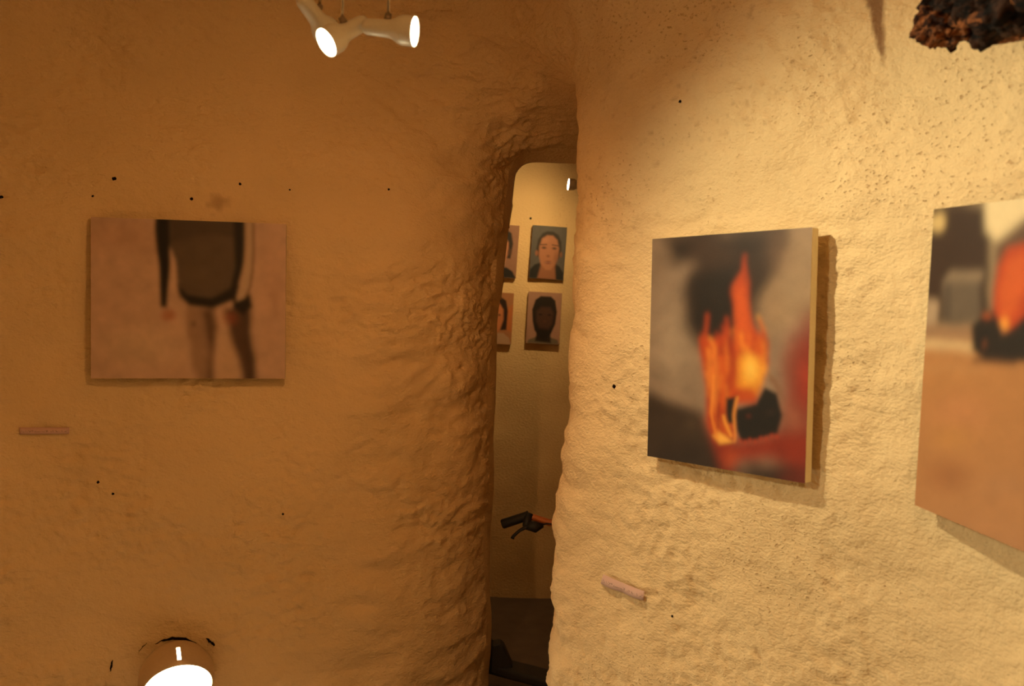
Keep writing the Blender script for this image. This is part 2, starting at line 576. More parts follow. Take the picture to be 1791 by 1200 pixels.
class Paint:
    """colours for a canvas, brushed on with soft shapes; points come in photo pixels"""
    def __init__(self, corners, nu, nv):
        self.nu, self.nv = nu, nv
        A = []; bvec = []
        for (x, y), (u, v) in zip(corners, ((0, 0), (1, 0), (1, 1), (0, 1))):
            A.append([x, y, 1, 0, 0, 0, -u * x, -u * y]); bvec.append(u)
            A.append([0, 0, 0, x, y, 1, -v * x, -v * y]); bvec.append(v)
        self.H = np.append(np.linalg.solve(np.array(A, float), np.array(bvec, float)), 1).reshape(3, 3)
        gv, gu = np.meshgrid(np.linspace(0, 1, nv), np.linspace(0, 1, nu), indexing='ij')
        self.u = gu.ravel(); self.v = gv.ravel()
        q = np.linalg.inv(self.H) @ np.stack([self.u, self.v, np.ones_like(self.u)])
        self.x = q[0] / q[2]; self.y = q[1] / q[2]        # photo pixels of every point
        self.c = np.zeros((len(self.u), 3))
    def warp(self, amp, scale, seed=50):
        s = scale / 100.0
        self.x = self.x + (vn2(self.x, self.y, s / 10, seed) - 0.5) * amp
        self.y = self.y + (vn2(self.x, self.y, s / 10, seed + 9) - 0.5) * amp
    def fill(self, col):
        self.c[:] = col
    def over(self, mask, col):
        self.c = self.c * (1 - mask[:, None]) + np.array(col)[None, :3] * mask[:, None]
    def poly(self, pts, col, soft=4, amt=1.0, tex=0.0, tscale=0.05, seed=0):
        pts = np.array(pts, float)
        x, y = self.x, self.y
        d = np.full(len(x), 1e9); inside = np.zeros(len(x), bool)
        for i in range(len(pts)):
            x0, y0 = pts[i]; x1, y1 = pts[(i + 1) % len(pts)]
            ex, ey = x1 - x0, y1 - y0
            t = np.clip(((x - x0) * ex + (y - y0) * ey) / max(ex * ex + ey * ey, 1e-9), 0, 1)
            d = np.minimum(d, np.hypot(x - x0 - t * ex, y - y0 - t * ey))
            c = ((y0 > y) != (y1 > y)) & (x < ex * (y - y0) / (ey if abs(ey) > 1e-9 else 1e-9) + x0)
            inside ^= c
        sd = np.where(inside, -d, d)
        m = 1 - sstep(-soft, soft, sd)
        if tex: m = m * np.clip(1 - tex + 2 * tex * fbm2(x, y, tscale, seed), 0, 1)
        self.over(m * amt, col)
    def blob(self, cx, cy, rx, ry, col, amt=1.0, pw=1.0, ang=0.0):
        a = math.radians(ang)
        dx = (self.x - cx) * math.cos(a) + (self.y - cy) * math.sin(a)
        dy = -(self.x - cx) * math.sin(a) + (self.y - cy) * math.cos(a)
        r = np.sqrt((dx / rx) ** 2 + (dy / ry) ** 2)
        self.over((1 - sstep(0.35 if pw > 1 else 0.0, 1.0, r)) * amt, col)
    def line(self, pts, w, col, amt=1.0):
        d = np.full(len(self.x), 1e9)
        for (x0, y0), (x1, y1) in zip(pts[:-1], pts[1:]):
            ex, ey = x1 - x0, y1 - y0
            t = np.clip(((self.x - x0) * ex + (self.y - y0) * ey) / (ex * ex + ey * ey), 0, 1)
            d = np.minimum(d, np.hypot(self.x - x0 - t * ex, self.y - y0 - t * ey))
        self.over((1 - sstep(w * 0.4, w * 1.1, d)) * amt, col)
    def blur(self, n):
        c = self.c.reshape(self.nv, self.nu, 3)
        for _ in range(n):
            q = np.pad(c, ((1, 1), (0, 0), (0, 0)), 'edge'); c = (q[:-2] + 2 * q[1:-1] + q[2:]) / 4
            q = np.pad(c, ((0, 0), (1, 1), (0, 0)), 'edge'); c = (q[:, :-2] + 2 * q[:, 1:-1] + q[:, 2:]) / 4
        self.c = c.reshape(-1, 3)
    def mottle(self, amp, s, seed=3):
        n = fbm2(self.x, self.y, s, seed)
        self.c *= (1 + (n - 0.5) * amp)[:, None]

def paint_material(name):
    k = N(name)
    at_ = k.node('ShaderNodeVertexColor', layer_name='paint')
    co = k.node('ShaderNodeTexCoord').outputs['Object']
    w = k.noise(co, 420, 2)
    k.link(k.mix(k.math('MULTIPLY', w, 0.03), at_.outputs['Color'], (0.35, 0.28, 0.2, 1)), k.b.inputs['Base Color'])
    k.b.inputs['Roughness'].default_value = 0.55
    k.b.inputs['Specular IOR Level'].default_value = 0.3
    k.link(k.bump(w, 0.0004, 0.5), k.b.inputs['Normal'])
    return k.m
m_paint = paint_material('oil_paint')
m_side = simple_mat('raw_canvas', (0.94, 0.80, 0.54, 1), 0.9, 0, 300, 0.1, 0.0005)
m_side_tan = simple_mat('tan_canvas_edge', (0.50, 0.38, 0.26, 1), 0.9, 0, 300, 0.1, 0.0005)  # plain tan edge, a deeper tone than the raw canvas
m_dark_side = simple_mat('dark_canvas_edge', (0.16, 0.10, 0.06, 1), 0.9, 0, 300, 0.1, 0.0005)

def canvas(name, label, cat, L, R, height, thick, painter, side_mat, tilt=0.0, group=None, lean=0.0):
    """L, R: middles of the left and right edge of the front face in the room"""
    L = Vector(L); R = Vector(R)
    u = (R - L).normalized()
    n = Vector((0, 0, 1)).cross(u); n.normalize()
    if n.y > 0: n = -n                       # faces the viewer
    v = u.cross(n); v.normalize()
    if v.z < 0: v = -v
    if tilt:
        q = Matrix.Rotation(math.radians(tilt), 3, n); u = q @ u; v = q @ v
    w = (R - L).length
    c = (L + R) / 2
    root = empty(name, c - n * thick - v * height / 2)
    tag(root, label, cat, group)
    P = painter
    vs = np.array(c)[None, :] + np.outer((P.u - 0.5) * w, np.array(u)) + np.outer((0.5 - P.v) * height, np.array(v))
    vs = vs + np.array(n) * 0.0006
    F = []
    nu, nv = P.nu, P.nv
    for j in range(nv - 1):
        for i in range(nu - 1):
            a = j * nu + i
            F.append((a, a + nu, a + nu + 1, a + 1))
    o = mesh_obj('painted_front', vs, F, m_paint, root)
    if o.data.polygons[0].normal.dot(n) < 0: o.data.flip_normals()
    ca = o.data.color_attributes.new('paint', 'FLOAT_COLOR', 'POINT')
    col = np.concatenate([np.clip(P.c, 0.002, 0.95), np.ones((len(P.c), 1))], 1).astype(np.float32)
    ca.data.foreach_set('color', col.ravel())
    M = Matrix((u, v, n)).transposed()
    s = mesh_obj('canvas_edge', *box(c - n * (thick / 2), (w, height, thick), M), side_mat, root, smooth=False)
    bevel(s, min(0.002, thick * 0.2))
    return root

lin = lambda r, g, b: np.array(srgb(r, g, b)[:3])

# --- walking figure, pale ground
p1 = [(162, 380), (503, 392), (496, 663), (156, 663)]
P = Paint(p1, 220, 184)
def c1(x, y): return (120 + x / 2.4, 290 + y / 2.4)
cp = lambda pts: [c1(*q) for q in pts]
P.fill(lin(205, 170, 146))
P.blob(*c1(240, 300), 120, 50, lin(192, 150, 126), 0.5)
P.blob(*c1(300, 760), 120, 60, lin(212, 182, 152), 0.8)
P.blob(*c1(860, 500), 40, 150, lin(200, 160, 136), 0.6)
P.warp(6, 30)
# far leg and near leg
P.poly(cp([(492, 590), (610, 590), (622, 690), (612, 780), (602, 905), (520, 905), (512, 760), (490, 690)]), lin(166, 134, 112), 5)
P.poly(cp([(560, 610), (612, 600), (618, 700), (606, 800), (602, 905), (574, 905), (590, 780), (572, 690)]), lin(88, 62, 48), 5, 0.85)
P.poly(cp([(650, 600), (765, 590), (758, 690), (768, 770), (782, 905), (726, 905), (704, 800), (668, 700)]), lin(88, 64, 50), 4)
P.poly(cp([(735, 600), (765, 595), (760, 700), (775, 800), (780, 905), (755, 905), (745, 780)]), lin(56, 40, 32), 5, 0.7)
P.poly(cp([(616, 690), (655, 685), (690, 790), (716, 905), (608, 905), (618, 790)]), lin(208, 174, 146), 3)
P.blur(12)
# jacket
P.poly(cp([(420, 215), (745, 215), (735, 400), (705, 540), (610, 598), (510, 582), (462, 530), (452, 400), (430, 330)]), lin(96, 80, 66), 3)
P.mottle(0.45, 0.05, 4)
P.poly(cp([(430, 225), (745, 225), (740, 310), (600, 290), (440, 320)]), lin(66, 54, 44), 8, 0.6)
P.poly(cp([(462, 500), (500, 540), (600, 558), (670, 520), (720, 500), (700, 560), (610, 600), (500, 588), (466, 550)]), lin(22, 20, 20), 5)
P.poly(cp([(695, 215), (742, 215), (735, 400), (712, 540), (680, 560), (700, 420)]), lin(22, 19, 18), 4)
P.poly(cp([(690, 520), (715, 560), (765, 540), (772, 600), (730, 625), (690, 600)]), lin(28, 22, 20), 4)
# arms
P.poly(cp([(372, 215), (428, 215), (434, 330), (424, 480), (412, 595), (386, 595), (382, 480), (372, 330)]), lin(20, 19, 20), 2.5)
P.poly(cp([(746, 215), (782, 215), (775, 400), (766, 490), (740, 560), (705, 572), (724, 510), (744, 400)]), lin(196, 168, 142), 2.5)
P.line(cp([(780, 225), (775, 400), (768, 500), (745, 560)]), 2.4, lin(52, 38, 32), 0.8)
# hands
P.blob(*c1(420, 628), 21, 18, lin(172, 98, 72), 0.75)
P.blob(*c1(672, 640), 23, 20, lin(152, 82, 60), 0.75)
P.blob(*c1(524, 660), 7, 8, lin(80, 60, 48), 0.7)
P.blur(7)
P.mottle(0.10, 0.12, 6)
paint_walker = P

# --- burning car, upright canvas
p2 = [(1143, 417), (1424, 400), (1405, 849), (1131, 797)]
P = Paint(p2, 230, 286)
def c2(x, y): return (1100 + x / 2.263, 370 + y / 2.263)
cp = lambda pts: [c2(*q) for q in pts]
P.fill(lin(148, 120, 98))
P.poly(cp([(60, 100), (240, 90), (230, 420), (300, 800), (60, 700)]), lin(136, 112, 92), 25)
P.blob(*c2(170, 520), 60, 130, lin(160, 136, 112), 0.7)
P.blob(*c2(130, 180), 30, 50, lin(120, 96, 76), 0.7)
P.poly(cp([(560, 60), (760, 60), (740, 420), (560, 480), (520, 300)]), lin(160, 128, 96), 25)
P.blob(*c2(560, 380), 50, 100, lin(150, 118, 88), 0.8)
P.blob(*c2(660, 300), 40, 90, lin(158, 128, 98), 0.8)
P.warp(16, 22, 70)
# smoke
P.poly(cp([(150, 95), (640, 50), (590, 250), (520, 340), (500, 520), (300, 560), (235, 460), (205, 310), (255, 200), (180, 215)]), lin(52, 35, 25), 16)
P.poly(cp([(250, 250), (430, 220), (450, 420), (320, 510), (235, 440)]), lin(27, 19, 15), 14, 0.9)
P.blob(*c2(330, 150), 60, 34, lin(70, 48, 34), 0.6)
P.blob(*c2(600, 160), 44, 70, lin(112, 82, 60), 0.7)
P.blob(*c2(205, 160), 22, 28, lin(34, 25, 19), 0.9)
P.blob(*c2(470, 130), 50, 40, lin(40, 28, 20), 0.7)
# ground
P.poly(cp([(40, 700), (130, 740), (280, 800), (330, 930), (400, 1040), (720, 1110), (760, 1150), (40, 1150)]), lin(54, 39, 28), 8)
P.poly(cp([(40, 960), (330, 900), (420, 1030), (760, 1000), (760, 1150), (40, 1100)]), lin(46, 32, 24), 10)
# red glow at the right
P.poly(cp([(640, 520), (700, 420), (760, 400), (760, 1060), (610, 1060), (600, 860), (615, 660)]), lin(132, 40, 25), 22, 0.95)
P.blob(*c2(645, 600), 30, 70, lin(142, 62, 42), 0.6)
P.blob(*c2(650, 830), 26, 48, lin(166, 100, 74), 0.75)
P.blob(*c2(690, 660), 18, 80, lin(176, 52, 30), 0.7)
# lower fire
P.poly(cp([(290, 820), (420, 900), (600, 890), (720, 900), (690, 1000), (560, 980), (450, 1000), (420, 1030), (375, 1030), (340, 960)]), lin(140, 42, 22), 9)
P.blob(*c2(405, 985), 20, 30, lin(196, 82, 40), 0.8)
P.blob(*c2(610, 1020), 70, 18, lin(56, 26, 18), 0.9)
P.blob(*c2(500, 1010), 22, 8, lin(26, 16, 12), 0.9)
P.blob(*c2(565, 1020), 12, 7, lin(22, 14, 12), 0.9)
P.blob(*c2(240, 850), 12, 5, lin(120, 92, 66), 0.8)
P.blur(50)
P.mottle(0.45, 0.035, 14)
# flames: rising strokes from deep red through orange to yellow
def stroke(pts, w, col, amt=0.85, jitter=6, seed=0):
    r = random.Random(seed)
    out = []
    for q in pts:
        out.append(c2(q[0] + r.uniform(-jitter, jitter), q[1] + r.uniform(-jitter, jitter)))
    P.line(out, w, col, amt)
P.poly(cp([(282, 560), (300, 480), (330, 510), (370, 490), (385, 450), (400, 540), (420, 480), (416, 330), (445, 250), (470, 300), (495, 450), (540, 520), (552, 600), (520, 700), (500, 770), (430, 760), (420, 890), (330, 910), (300, 840)]), lin(188, 66, 20), 6)
P.poly(cp([(428, 300), (455, 245), (472, 330), (488, 480), (480, 560), (430, 540), (418, 420)]), lin(206, 84, 30), 7)
fr_ = random.Random(5)
for k in range(46):
    x0 = fr_.uniform(292, 410); y0 = fr_.uniform(560, 890); ln = fr_.uniform(60, 170)
    cc = fr_.choice([lin(214, 92, 26), lin(226, 120, 40), lin(168, 52, 18), lin(150, 42, 16), lin(236, 140, 52)])
    stroke([(x0, y0), (x0 + fr_.uniform(-8, 8), y0 - ln * 0.5), (x0 + fr_.uniform(-16, 16), y0 - ln)], fr_.uniform(2.0, 4.5), cc, 0.7, 3, k)
for k in range(26):
    x0 = fr_.uniform(425, 540); y0 = fr_.uniform(500, 720); ln = fr_.uniform(60, 150)
    cc = fr_.choice([lin(222, 104, 30), lin(238, 140, 44), lin(196, 72, 22), lin(250, 170, 60)])
    stroke([(x0, y0), (x0 + fr_.uniform(-8, 8), y0 - ln * 0.5), (x0 + fr_.uniform(-16, 10), y0 - ln)], fr_.uniform(2.5, 5), cc, 0.7, 3, 100 + k)
for k, (x0, y0, x1, y1) in enumerate(((312, 520, 306, 400), (385, 500, 384, 415), (440, 300, 466, 185), (300, 600, 290, 500), (470, 330, 462, 210), (545, 600, 530, 480))):
    stroke([(x0, y0), ((x0 + x1) / 2 + 4, (y0 + y1) / 2), (x1, y1)], 4.5, lin(178, 62, 22), 0.75, 2, 300 + k)
P.poly(cp([(425, 600), (450, 560), (515, 580), (525, 660), (500, 740), (432, 700)]), lin(238, 158, 46), 9, 0.9)
P.blob(*c2(478, 630), 20, 40, lin(255, 200, 84), 0.85)
P.blob(*c2(335, 640), 12, 40, lin(236, 132, 52), 0.6)
P.blob(*c2(330, 740), 10, 40, lin(244, 150, 64), 0.6)
P.poly(cp([(400, 500), (416, 570), (412, 700), (395, 730), (388, 600)]), lin(160, 46, 16), 5, 0.7)
P.blob(*c2(465, 735), 18, 16, lin(190, 78, 24), 0.9)
P.blur(12)
# burnt car
P.poly(cp([(392, 735), (430, 735), (424, 830), (400, 830)]), lin(26, 18, 15), 4)
P.poly(cp([(432, 775), (500, 765), (530, 718), (580, 738), (605, 810), (596, 900), (440, 908), (425, 860)]), lin(23, 17, 15), 4)
P.blob(*c2(475, 805), 7, 7, lin(96, 36, 22), 0.7)
P.blob(*c2(560, 800), 14, 10, lin(44, 30, 24), 0.7)
P.poly(cp([(545, 640), (580, 680), (608, 760), (585, 740), (550, 690)]), lin(130, 88, 62), 5, 0.7)
P.line(cp([(432, 740), (425, 820), (410, 905)]), 3, lin(226, 142, 60), 0.9)
P.poly(cp([(325, 890), (350, 868), (372, 880), (400, 905), (350, 918)]), lin(250, 180, 76), 5, 0.9)
P.line(cp([(362, 760), (352, 850)]), 4, lin(140, 40, 14), 0.7)
P.line(cp([(385, 800), (396, 880)]), 4, lin(244, 160, 60), 0.8)
P.line(cp([(330, 660), (322, 800), (340, 890)]), 4, lin(236, 140, 52), 0.7)
for k, x0 in enumerate(range(440, 610, 22)):
    P.blob(*c2(x0, 904 + (k % 2) * 6), 6, 7, lin(184, 56, 24), 0.8)
P.blur(5)
P.mottle(0.28, 0.05, 12)
paint_fire = P

# --- street with burning car, mostly out of frame to the right
p3 = [(1622, 368), (1791, 347), (1791, 962), (1612, 888)]
def c3(x, y): return (1541 + x / 1.82, 320 + y / 1.82)
P3_VIS = 0.40                                   # share of the canvas inside the frame

def make_street():
    P = Paint(p3, 260, 220)
    # same drawing continued to the right of the frame
    P.u = P.u / P3_VIS
    q = np.linalg.inv(P.H) @ np.stack([np.minimum(P.u, 1.0), P.v, np.ones_like(P.u)])
    P.x = q[0] / q[2] + np.maximum(P.u - 1, 0) * 230; P.y = q[1] / q[2]
    P.u = P.u * P3_VIS
    cp = lambda pts: [c3(*z) for z in pts]
    P.fill(lin(178, 122, 74))
    P.poly(cp([(100, 560), (900, 560), (900, 1200), (100, 1200)]), lin(180, 122, 72), 20)
    P.blob(*c3(260, 720), 90, 60, lin(192, 126, 80), 0.7)
    P.blob(*c3(230, 930), 70, 50, lin(160, 100, 56), 0.8)
    P.blob(*c3(420, 960), 90, 40, lin(176, 122, 78), 0.6)
    P.blob(*c3(240, 800), 60, 40, lin(192, 132, 70), 0.6)
    P.poly(cp([(100, 60), (900, 40), (900, 440), (100, 470)]), lin(196, 168, 130), 12)
    P.warp(10, 30, 91)
    P.poly(cp([(120, 70), (345, 70), (330, 200), (345, 420), (300, 440), (120, 440)]), lin(54, 34, 24), 12)
    P.poly(cp([(300, 40), (500, 30), (480, 170), (350, 195), (310, 150)]), lin(232, 206, 160), 7)
    P.blob(*c3(160, 125), 16, 24, lin(214, 180, 120), 0.95, 2)
    P.poly(cp([(340, 190), (420, 110), (600, 60), (620, 420), (350, 440)]), lin(96, 68, 50), 10)
    P.poly(cp([(185, 300), (205, 270), (308, 268), (306, 430), (188, 430)]), lin(98, 82, 68), 3)
    P.poly(cp([(183, 305), (205, 268), (310, 268), (308, 302)]), lin(134, 112, 90), 3)
    P.poly(cp([(196, 310), (212, 308), (212, 420), (196, 420)]), lin(66, 54, 46), 3, 0.8)
    P.poly(cp([(135, 360), (172, 366), (172, 440), (135, 440)]), lin(168, 140, 112), 4)
    P.poly(cp([(100, 440), (900, 440), (900, 490), (100, 480)]), lin(150, 112, 82), 5)
    P.poly(cp([(100, 484), (300, 488), (305, 518), (100, 514)]), lin(206, 170, 124), 3)
    P.line(cp([(120, 575), (330, 580)]), 3, lin(196, 146, 96), 0.6)
    P.blur(8)
    # flames over the car
    P.poly(cp([(352, 260), (380, 205), (420, 190), (520, 170), (560, 330), (500, 440), (380, 450), (350, 400)]), lin(186, 66, 24), 9)
    P.poly(cp([(380, 240), (430, 215), (450, 300), (420, 400), (378, 430), (366, 330)]), lin(206, 88, 34), 8)
    P.blob(*c3(385, 430), 14, 16, lin(250, 170, 66), 0.9)
    P.poly(cp([(285, 440), (320, 400), (350, 385), (380, 460), (460, 400), (700, 400), (720, 560), (330, 545), (290, 510)]), lin(28, 20, 16), 5)
    P.blob(*c3(325, 495), 15, 26, lin(16, 12, 12), 0.95, 2)
    P.blob(*c3(330, 500), 8, 15, lin(120, 62, 32), 0.8)
    P.blob(*c3(330, 405), 16, 10, lin(190, 86, 36), 0.8)
    P.line(cp([(300, 545), (430, 552)]), 6, lin(70, 42, 28), 0.7)
    P.blur(8)
    P.mottle(0.2, 0.04, 22)
    return P
paint_street = make_street()

# --- small passport-style portraits
def portrait(kind):
    corners = [(0, 0), (59, 0), (59, 92), (0, 92)]
    P = Paint(corners, 74, 114)
    if kind == 0:      # light face, hair pulled back, blue-grey ground
        P.fill(lin(84, 80, 80)); P.mottle(0.2, 0.15, 1)
        P.poly([(0, 92), (0, 78), (8, 68), (18, 64), (42, 64), (50, 68), (59, 80), (59, 92)], lin(20, 19, 22), 2)
        P.poly([(20, 62), (42, 62), (46, 92), (14, 92)], lin(150, 96, 68), 3)
        P.poly([(9, 40), (11, 24), (18, 13), (26, 9), (36, 9), (45, 14), (51, 26), (52, 42), (48, 56), (12, 54)], lin(36, 25, 20), 2)
        P.blob(10, 48, 4, 7, lin(150, 92, 66), 0.9, 2); P.blob(52, 48, 3.5, 7, lin(132, 82, 60), 0.9, 2)
        P.poly([(14, 36), (18, 22), (26, 16), (36, 16), (44, 23), (48, 38), (47, 54), (43, 66), (36, 76), (27, 76), (18, 66), (14, 52)], lin(174, 114, 82), 2.5)
        P.blob(22, 38, 7, 4, lin(58, 37, 30), 0.95); P.blob(40, 38, 7, 4, lin(58, 37, 30), 0.95)
        P.line([(16, 33), (26, 32)], 1.6, lin(70, 44, 34), 0.7); P.line([(36, 32), (46, 33)], 1.6, lin(70, 44, 34), 0.7)
        P.blob(30, 52, 5, 4, lin(122, 72, 52), 0.8); P.blob(31, 63, 9, 4.5, lin(104, 46, 38), 0.95)
        P.line([(26, 63), (36, 63)], 1.3, lin(170, 120, 100), 0.6)
        P.blob(44, 54, 7, 20, lin(128, 80, 58), 0.55); P.blob(24, 25, 11, 7, lin(194, 132, 96), 0.4)
    elif kind == 1:    # dark face, short hair and beard, warm pale ground
        P.fill(lin(176, 134, 116)); P.mottle(0.15, 0.1, 2)
        P.poly([(2, 92), (4, 86), (18, 80), (44, 80), (56, 84), (58, 92)], lin(112, 100, 84), 2)
        P.poly([(19, 66), (42, 66), (44, 90), (16, 88)], lin(40, 28, 24), 2.5)
        P.poly([(8, 32), (13, 14), (22, 7), (40, 7), (48, 14), (52, 34), (50, 56), (44, 72), (34, 84), (24, 82), (14, 68), (10, 52)], lin(30, 22, 20), 2)
        P.poly([(16, 34), (24, 26), (40, 26), (46, 36), (45, 56), (38, 66), (22, 64), (16, 52)], lin(76, 48, 38), 4)
        P.blob(23, 40, 6, 3, lin(30, 20, 18), 0.9); P.blob(39, 40, 6, 3, lin(30, 20, 18), 0.9)
        P.blob(31, 52, 5, 4, lin(96, 60, 46), 0.6); P.blob(31, 64, 9, 3, lin(64, 34, 30), 0.8)
    elif kind == 2:    # seen only at its right margin: dark hair, pale ground
        P.fill(lin(150, 108, 88)); P.mottle(0.15, 0.1, 3)
        P.poly([(0, 92), (8, 80), (20, 74), (42, 74), (52, 80), (59, 92)], lin(26, 24, 26), 2)
        P.poly([(4, 40), (8, 20), (18, 8), (34, 6), (46, 14), (50, 32), (47, 58), (6, 58)], lin(34, 24, 20), 2)
        P.poly([(12, 30), (20, 18), (34, 18), (42, 30), (43, 48), (38, 66), (30, 74), (22, 74), (14, 62), (10, 46)], lin(190, 128, 96), 2.5)
        P.blob(20, 40, 5, 3, lin(60, 40, 32), 0.9); P.blob(35, 40, 5, 3, lin(60, 40, 32), 0.9); P.blob(27, 64, 7, 3, lin(130, 62, 50), 0.9)
        P.blob(45, 47, 5, 9, lin(80, 52, 40), 0.9, 2)
    else:              # long dark hair, orange face tone, light clothing
        P.fill(lin(176, 120, 82)); P.mottle(0.15, 0.1, 4)
        P.poly([(0, 92), (6, 78), (18, 72), (44, 72), (54, 80), (59, 92)], lin(186, 150, 122), 2)
        P.poly([(46, 30), (59, 20), (59, 70), (48, 66)], lin(204, 116, 62), 5, 0.8)
        P.poly([(4, 40), (8, 20), (18, 8), (34, 6), (46, 14), (50, 32), (49, 66), (6, 70)], lin(44, 26, 20), 2)
        P.poly([(12, 30), (20, 18), (34, 18), (42, 30), (43, 48), (38, 66), (30, 74), (22, 74), (14, 62), (10, 46)], lin(204, 128, 84), 2.5)
        P.blob(20, 40, 5, 3, lin(60, 40, 32), 0.9); P.blob(35, 40, 5, 3, lin(60, 40, 32), 0.9); P.blob(27, 64, 7, 3, lin(150, 66, 50), 0.9)
    return P

def depth_off(px, py, gap):
    p, n = hit(px, py)
    return p[1] - gap

# left canvas
dL = max(2.52, min(depth_off(170, y, 0.036) for y in (390, 520, 655)))
dR = max(2.6, min(depth_off(495, y, 0.036) for y in (400, 520, 655)))
print('figure canvas depths', dL, dR)
hL = 283 / FPX * dL
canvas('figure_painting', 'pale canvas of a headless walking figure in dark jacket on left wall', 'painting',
       at(159, 521, dL), at(499.5, 527.5, dR), hL * 0.995, 0.022, paint_walker, m_side_tan)
# burning car canvas
d1 = min(depth_off(1137, y, 0.043) for y in (420, 600, 790))
d2 = min(depth_off(1415, y, 0.045) for y in (410, 600, 840))
print('fire canvas depths', d1, d2)
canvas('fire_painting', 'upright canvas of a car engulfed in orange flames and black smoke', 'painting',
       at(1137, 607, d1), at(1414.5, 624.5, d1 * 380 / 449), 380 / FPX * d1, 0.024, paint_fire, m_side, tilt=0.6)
# street canvas
d3 = min(depth_off(1617, y, 0.03) for y in (380, 600, 880))
print('street canvas depth', d3)
Ls = Vector(at(1617, 628, d3)); Rv = Vector(at(1791, 654.5, d3 * 520 / 615))
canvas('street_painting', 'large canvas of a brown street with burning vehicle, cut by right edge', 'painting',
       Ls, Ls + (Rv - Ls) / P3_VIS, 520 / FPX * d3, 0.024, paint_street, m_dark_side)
# portraits in the room beyond
G = 'portraits hung in rows in the far room'
spec = [('small portrait of person with hair pulled back on blue-grey ground, upper row', 0, (928.5, 441), (988.5, 443), 92),
        ('small portrait of person with short black hair on pinkish ground, lower row', 1, (922, 556), (980.5, 557), 90),
        ('half-hidden portrait of dark-haired person in black, upper row behind plaster edge', 2, (846, 438), (905.5, 440), 92),
        ('half-hidden portrait with orange tones and pale clothing, lower row behind plaster edge', 3, (838, 556), (896.5, 557), 90)]
for lab, kd, l, r, hpx in spec:
    mx, my = (l[0] + r[0]) / 2, (l[1] + r[1]) / 2
    dd = min(depth_off(q_, my_, 0.026) for q_ in (935, 975) for my_ in (my - 40, my + 40))
    canvas('portrait_painting', lab, 'portrait', at(*l, dd), at(*r, dd), hpx / FPX * dd, 0.022, portrait(kd), m_side_tan, tilt=-2.2, group=G)

# ------------------------------------------------------------------ paper title strips under the paintings
def paper_mat():
    k = N('pinkish_paper')
    co = k.node('ShaderNodeTexCoord').outputs['UV']
    sep = k.node('ShaderNodeSeparateXYZ'); k.link(co, sep.inputs[0])
    n = k.noise(k.mapping(co, scale=(26, 5, 1)), 1.0, 2)
    rows = k.math('MULTIPLY', k.smooth(sep.outputs[1], 0.25, 0.35), k.smooth(sep.outputs[1], 0.5, 0.6, 1, 0))
    ink = k.math('MULTIPLY', k.smooth(n, 0.52, 0.60), rows)
    k.link(k.mix(k.math('MULTIPLY', ink, 0.65), (0.68, 0.43, 0.35, 1), (0.14, 0.07, 0.05, 1)), k.b.inputs['Base Color'])
    k.b.inputs['Roughness'].default_value = 0.8
    return k.m
m_paper = paper_mat()
def strip(label, top, bot, curl):
    n = 24
    V = []
    for i in range(n + 1):
        t = i / n
        for e, (a, b) in enumerate((top, bot)):
            px = a[0] + (b[0] - a[0]) * t; py = a[1] + (b[1] - a[1]) * t
            p, nn = hit(px, py)
            V.append(p + nn * 0)
    V = np.array(V)
    # flatten to a smooth strip lying on the plaster, then curl its lower edge off the wall
    T = V[0::2]; Bm = V[1::2]
    t = np.linspace(0, 1, n + 1)
    for Aq in (T, Bm):
        for a in range(3):
            Aq[:, a] = np.polyval(np.polyfit(t, Aq[:, a], 2), t)
    nn = np.mean([hit(top[0][0], top[0][1])[1], hit(top[1][0], top[1][1])[1]], 0); nn /= np.linalg.norm(nn)
    T = T + nn * 0.006
    Bm = Bm + nn * (0.008 + curl * np.abs(np.sin(t * math.pi * 2))[:, None])
    mid = (T + Bm) / 2 + nn * 0.0015
    rows = np.stack([T, mid, Bm], 1).reshape(-1, 3)
    back = rows - nn * 0.0005
    F = []
    N3 = (n + 1) * 3
    for i in range(n):
        for j in range(2):
            a = i * 3 + j
            F.append((a, a + 1, a + 4, a + 3))
            F.append((N3 + a, N3 + a + 3, N3 + a + 4, N3 + a + 1))
        F.append((i * 3, i * 3 + 3, N3 + i * 3 + 3, N3 + i * 3))
        F.append((i * 3 + 2, N3 + i * 3 + 2, N3 + i * 3 + 5, i * 3 + 5))
    F.append((0, N3, N3 + 1, 1)); F.append((1, N3 + 1, N3 + 2, 2))
    e = n * 3
    F.append((e, e + 1, N3 + e + 1, N3 + e)); F.append((e + 1, e + 2, N3 + e + 2, N3 + e + 1))
    o = mesh_obj('title_strip', list(rows) + list(back), F, m_paper)
    uv = o.data.uv_layers.new(name='UVMap')
    for lp in o.data.loops:
        vi = lp.vertex_index % N3
        uv.data[lp.index].uv = ((vi // 3) / n, 1 - (vi % 3) / 2)
    tag(o, label, 'label', 'paper title strips under the paintings')
strip('narrow pinkish paper strip on dim wall below left end of figure painting', ((34, 747), (122, 747)), ((35, 759), (121, 758)), 0.002)
strip('narrow pinkish paper strip slanting on bright wall below the fire painting', ((1057, 1004), (1131, 1033)), ((1054, 1020), (1131, 1049)), 0.006)

